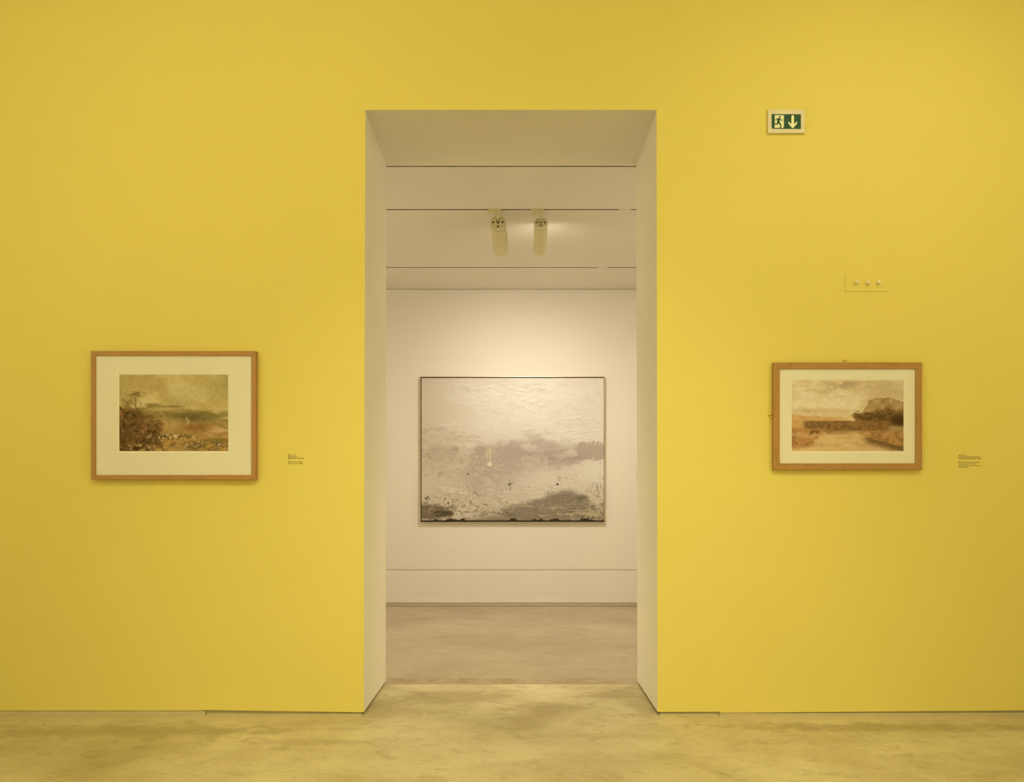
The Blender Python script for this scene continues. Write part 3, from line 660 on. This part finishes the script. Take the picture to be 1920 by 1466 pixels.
limb([(650, 675), (548, 688), (505, 745)], 34, 24); limb([(672, 678), (735, 752), (806, 724)], 34, 24)
limb([(608, 805), (580, 893), (466, 890)], 62, 34); limb([(630, 795), (690, 895), (724, 1000)], 62, 34); limb([(738, 985), (676, 1040)], 38, 30)
obj('running_figure', bm, m_green, t, label='dark green running figure')
bm = bmesh.new()
arc = [sp_(1183 + 52 * math.cos(a), 588 - 52 * math.sin(a)) for a in [math.pi * q / 10 for q in range(11)]]
prism(bm, arc + [sp_(1131, 885), sp_(1003, 775), sp_(1010, 860), sp_(1150, 1035), sp_(1183, 1052), sp_(1216, 1035), sp_(1352, 870), sp_(1363, 770), sp_(1235, 885)], yy0, yy1)
obj('arrow_symbol', bm, m_signwhite, t, label='pale downward arrow')

# ------------------------------------------------------------------ switch plate with three round push knobs
base = P(1625.5, 546.3, D); t = thing('switch_plate', 'yellow painted wall plate with three pale round knobs above the right picture', 'switch', base)
dp = .004; x0, x1, z0, z1 = PX(1585.2, D - dp) - base.x, PX(1665.8, D - dp) - base.x, 0, PZ(513.4, D - dp) - base.z
bm = bmesh.new(); box(bm, x0, x1, -dp, 0, z0, z1); bevel(bm, .0008, 1); obj('plate', bm, m_yellow, t)
for px in (1605.2, 1625.9, 1646.2):
    c0 = P(px, 530.2, D - dp) - base
    bm = bmesh.new(); lathe(bm, [(.0085, 0), (.0085, -.002), (.0062, -.003), (.0062, -.008), (.0088, -.011), (.0100, -.015), (.0094, -.019), (.0066, -.0225), (.002, -.024)], 32)
    bmesh.ops.translate(bm, verts=bm.verts, vec=(c0.x, -dp, c0.z)); obj('knob', bm, m_knob, t, smooth=True, label='pale round push knob')
for px in (1590.9, 1660.2):
    c0 = P(px, 530.4, D - dp) - base
    bm = bmesh.new(); lathe(bm, [(.0042, 0), (.0042, -.0008), (.0030, -.0016)], 20); bmesh.ops.translate(bm, verts=bm.verts, vec=(c0.x, -dp, c0.z)); obj('screw', bm, m_yellow, t)

# ------------------------------------------------------------------ lights
def spot(name, loc, target, energy, col, angle, blend_, size):
    l = bpy.data.lights.new(name, 'SPOT'); l.energy = energy; l.color = col; l.spot_size = math.radians(angle); l.spot_blend = blend_; l.shadow_soft_size = size
    o = bpy.data.objects.new(name, l); COL.objects.link(o); o.location = loc
    o.rotation_mode = 'QUATERNION'; o.rotation_quaternion = (Vector(target) - Vector(loc)).to_track_quat('-Z', 'Y'); return o
def area(name, loc, target, energy, col, sx, sy):
    l = bpy.data.lights.new(name, 'AREA'); l.shape = 'RECTANGLE'; l.size = sx; l.size_y = sy; l.energy = energy; l.color = col
    o = bpy.data.objects.new(name, l); COL.objects.link(o); o.location = loc
    o.rotation_mode = 'QUATERNION'; o.rotation_quaternion = (Vector(target) - Vector(loc)).to_track_quat('-Z', 'Y'); return o
C1 = (1.0, .905, .49); C2 = (1.0, .85, .60); C3 = (1.0, .87, .72)
spot('hall_fill_left', (-2.8, -.8, 4.6), (-5, -.8, 2.0), 1230, C1, 120, 1.0, .1)  # unseen fill, added to raise the ambient by bounce off the left wall
spot('hall_fill_right', (2.8, -.8, 4.6), (5, -.8, 2.0), 1250, C1, 120, 1.0, .1)  # added out-of-view fill, bounced off the right wall for ambient light
spot('hall_spot_centre', (.3, .6, 4.7), (.6, D, 2.8), 70, C1, 130, 1.0, .05)
spot('picture_light_right', (2.1, 2.3, 4.1), (2.1, D, 1.7), 62, C1, 110, 1.0, .03)
spot('picture_light_left', (-1.9, 1.4, 4.1), (-2.0, D, 1.7), 84, C1, 110, 1.0, .03)
spot('doorway_floor_fill', (.2, 1.2, 4.7), (.1, 3.9, 0), 330, C1, 62, 1.0, .12)  # added unseen fill on the floor, its bounce lifts the lintel soffit
spot('spot_lamp_right', tipR, Vector((.5, YF, .85)), 150, C3, 120, 1.0, .025)
spot('spot_lamp_left', tipL, Vector((-.75, YF, 1.7)), 34, C3, 105, 1.0, .03)
spot('spot_lamp_spill', tipR + dR * .03, tipR + dR * .03 + Vector((.1, .6, .30)), 1.7, C3, 170, 1.0, .02)
spot('gallery_fill_left', (-2.4, 6.6, 3.3), (-4, 6.0, 1.4), 470, C2, 110, 1.0, .05)  # lamp added out of view, left wall bounces it as room ambient
spot('gallery_fill_right', (2.4, 6.6, 3.3), (4, 6.0, 1.4), 470, C2, 110, 1.0, .05)  # its unseen counterpart, added as ambient fill via the right wall
spot('gallery_floor_fill_left', (-2.0, 6.5, 3.3), (0, 6.7, 0), 130, C2, 90, 1.0, .05)  # unseen fill added to brighten the second room's floor and ceiling bounce
spot('gallery_floor_fill_right', (2.0, 6.5, 3.3), (0, 6.7, 0), 110, C2, 90, 1.0, .05)  # matching added floor fill from the right, out of view

W = bpy.data.worlds.new('world'); SC.world = W; W.use_nodes = True
W.node_tree.nodes['Background'].inputs[0].default_value = (.9, .8, .6, 1); W.node_tree.nodes['Background'].inputs[1].default_value = .02

# ------------------------------------------------------------------ camera
cam = bpy.data.cameras.new('camera'); co = bpy.data.objects.new('camera', cam); COL.objects.link(co)
co.location = (0, 0, H); co.rotation_euler = (math.pi / 2, 0, 0)
cam.sensor_fit = 'HORIZONTAL'; cam.sensor_width = 36; cam.lens = 36 * F / 1920
cam.shift_x = -(VX - 960) / 1920; cam.shift_y = (VY - 733) / 1920
cam.clip_start = .05; SC.camera = co
vs = SC.view_settings; SC.display_settings.display_device = 'sRGB'
vs.view_transform = 'Standard'; vs.look = 'None'; vs.gamma = 1; vs.use_curve_mapping = False; vs.exposure = .06
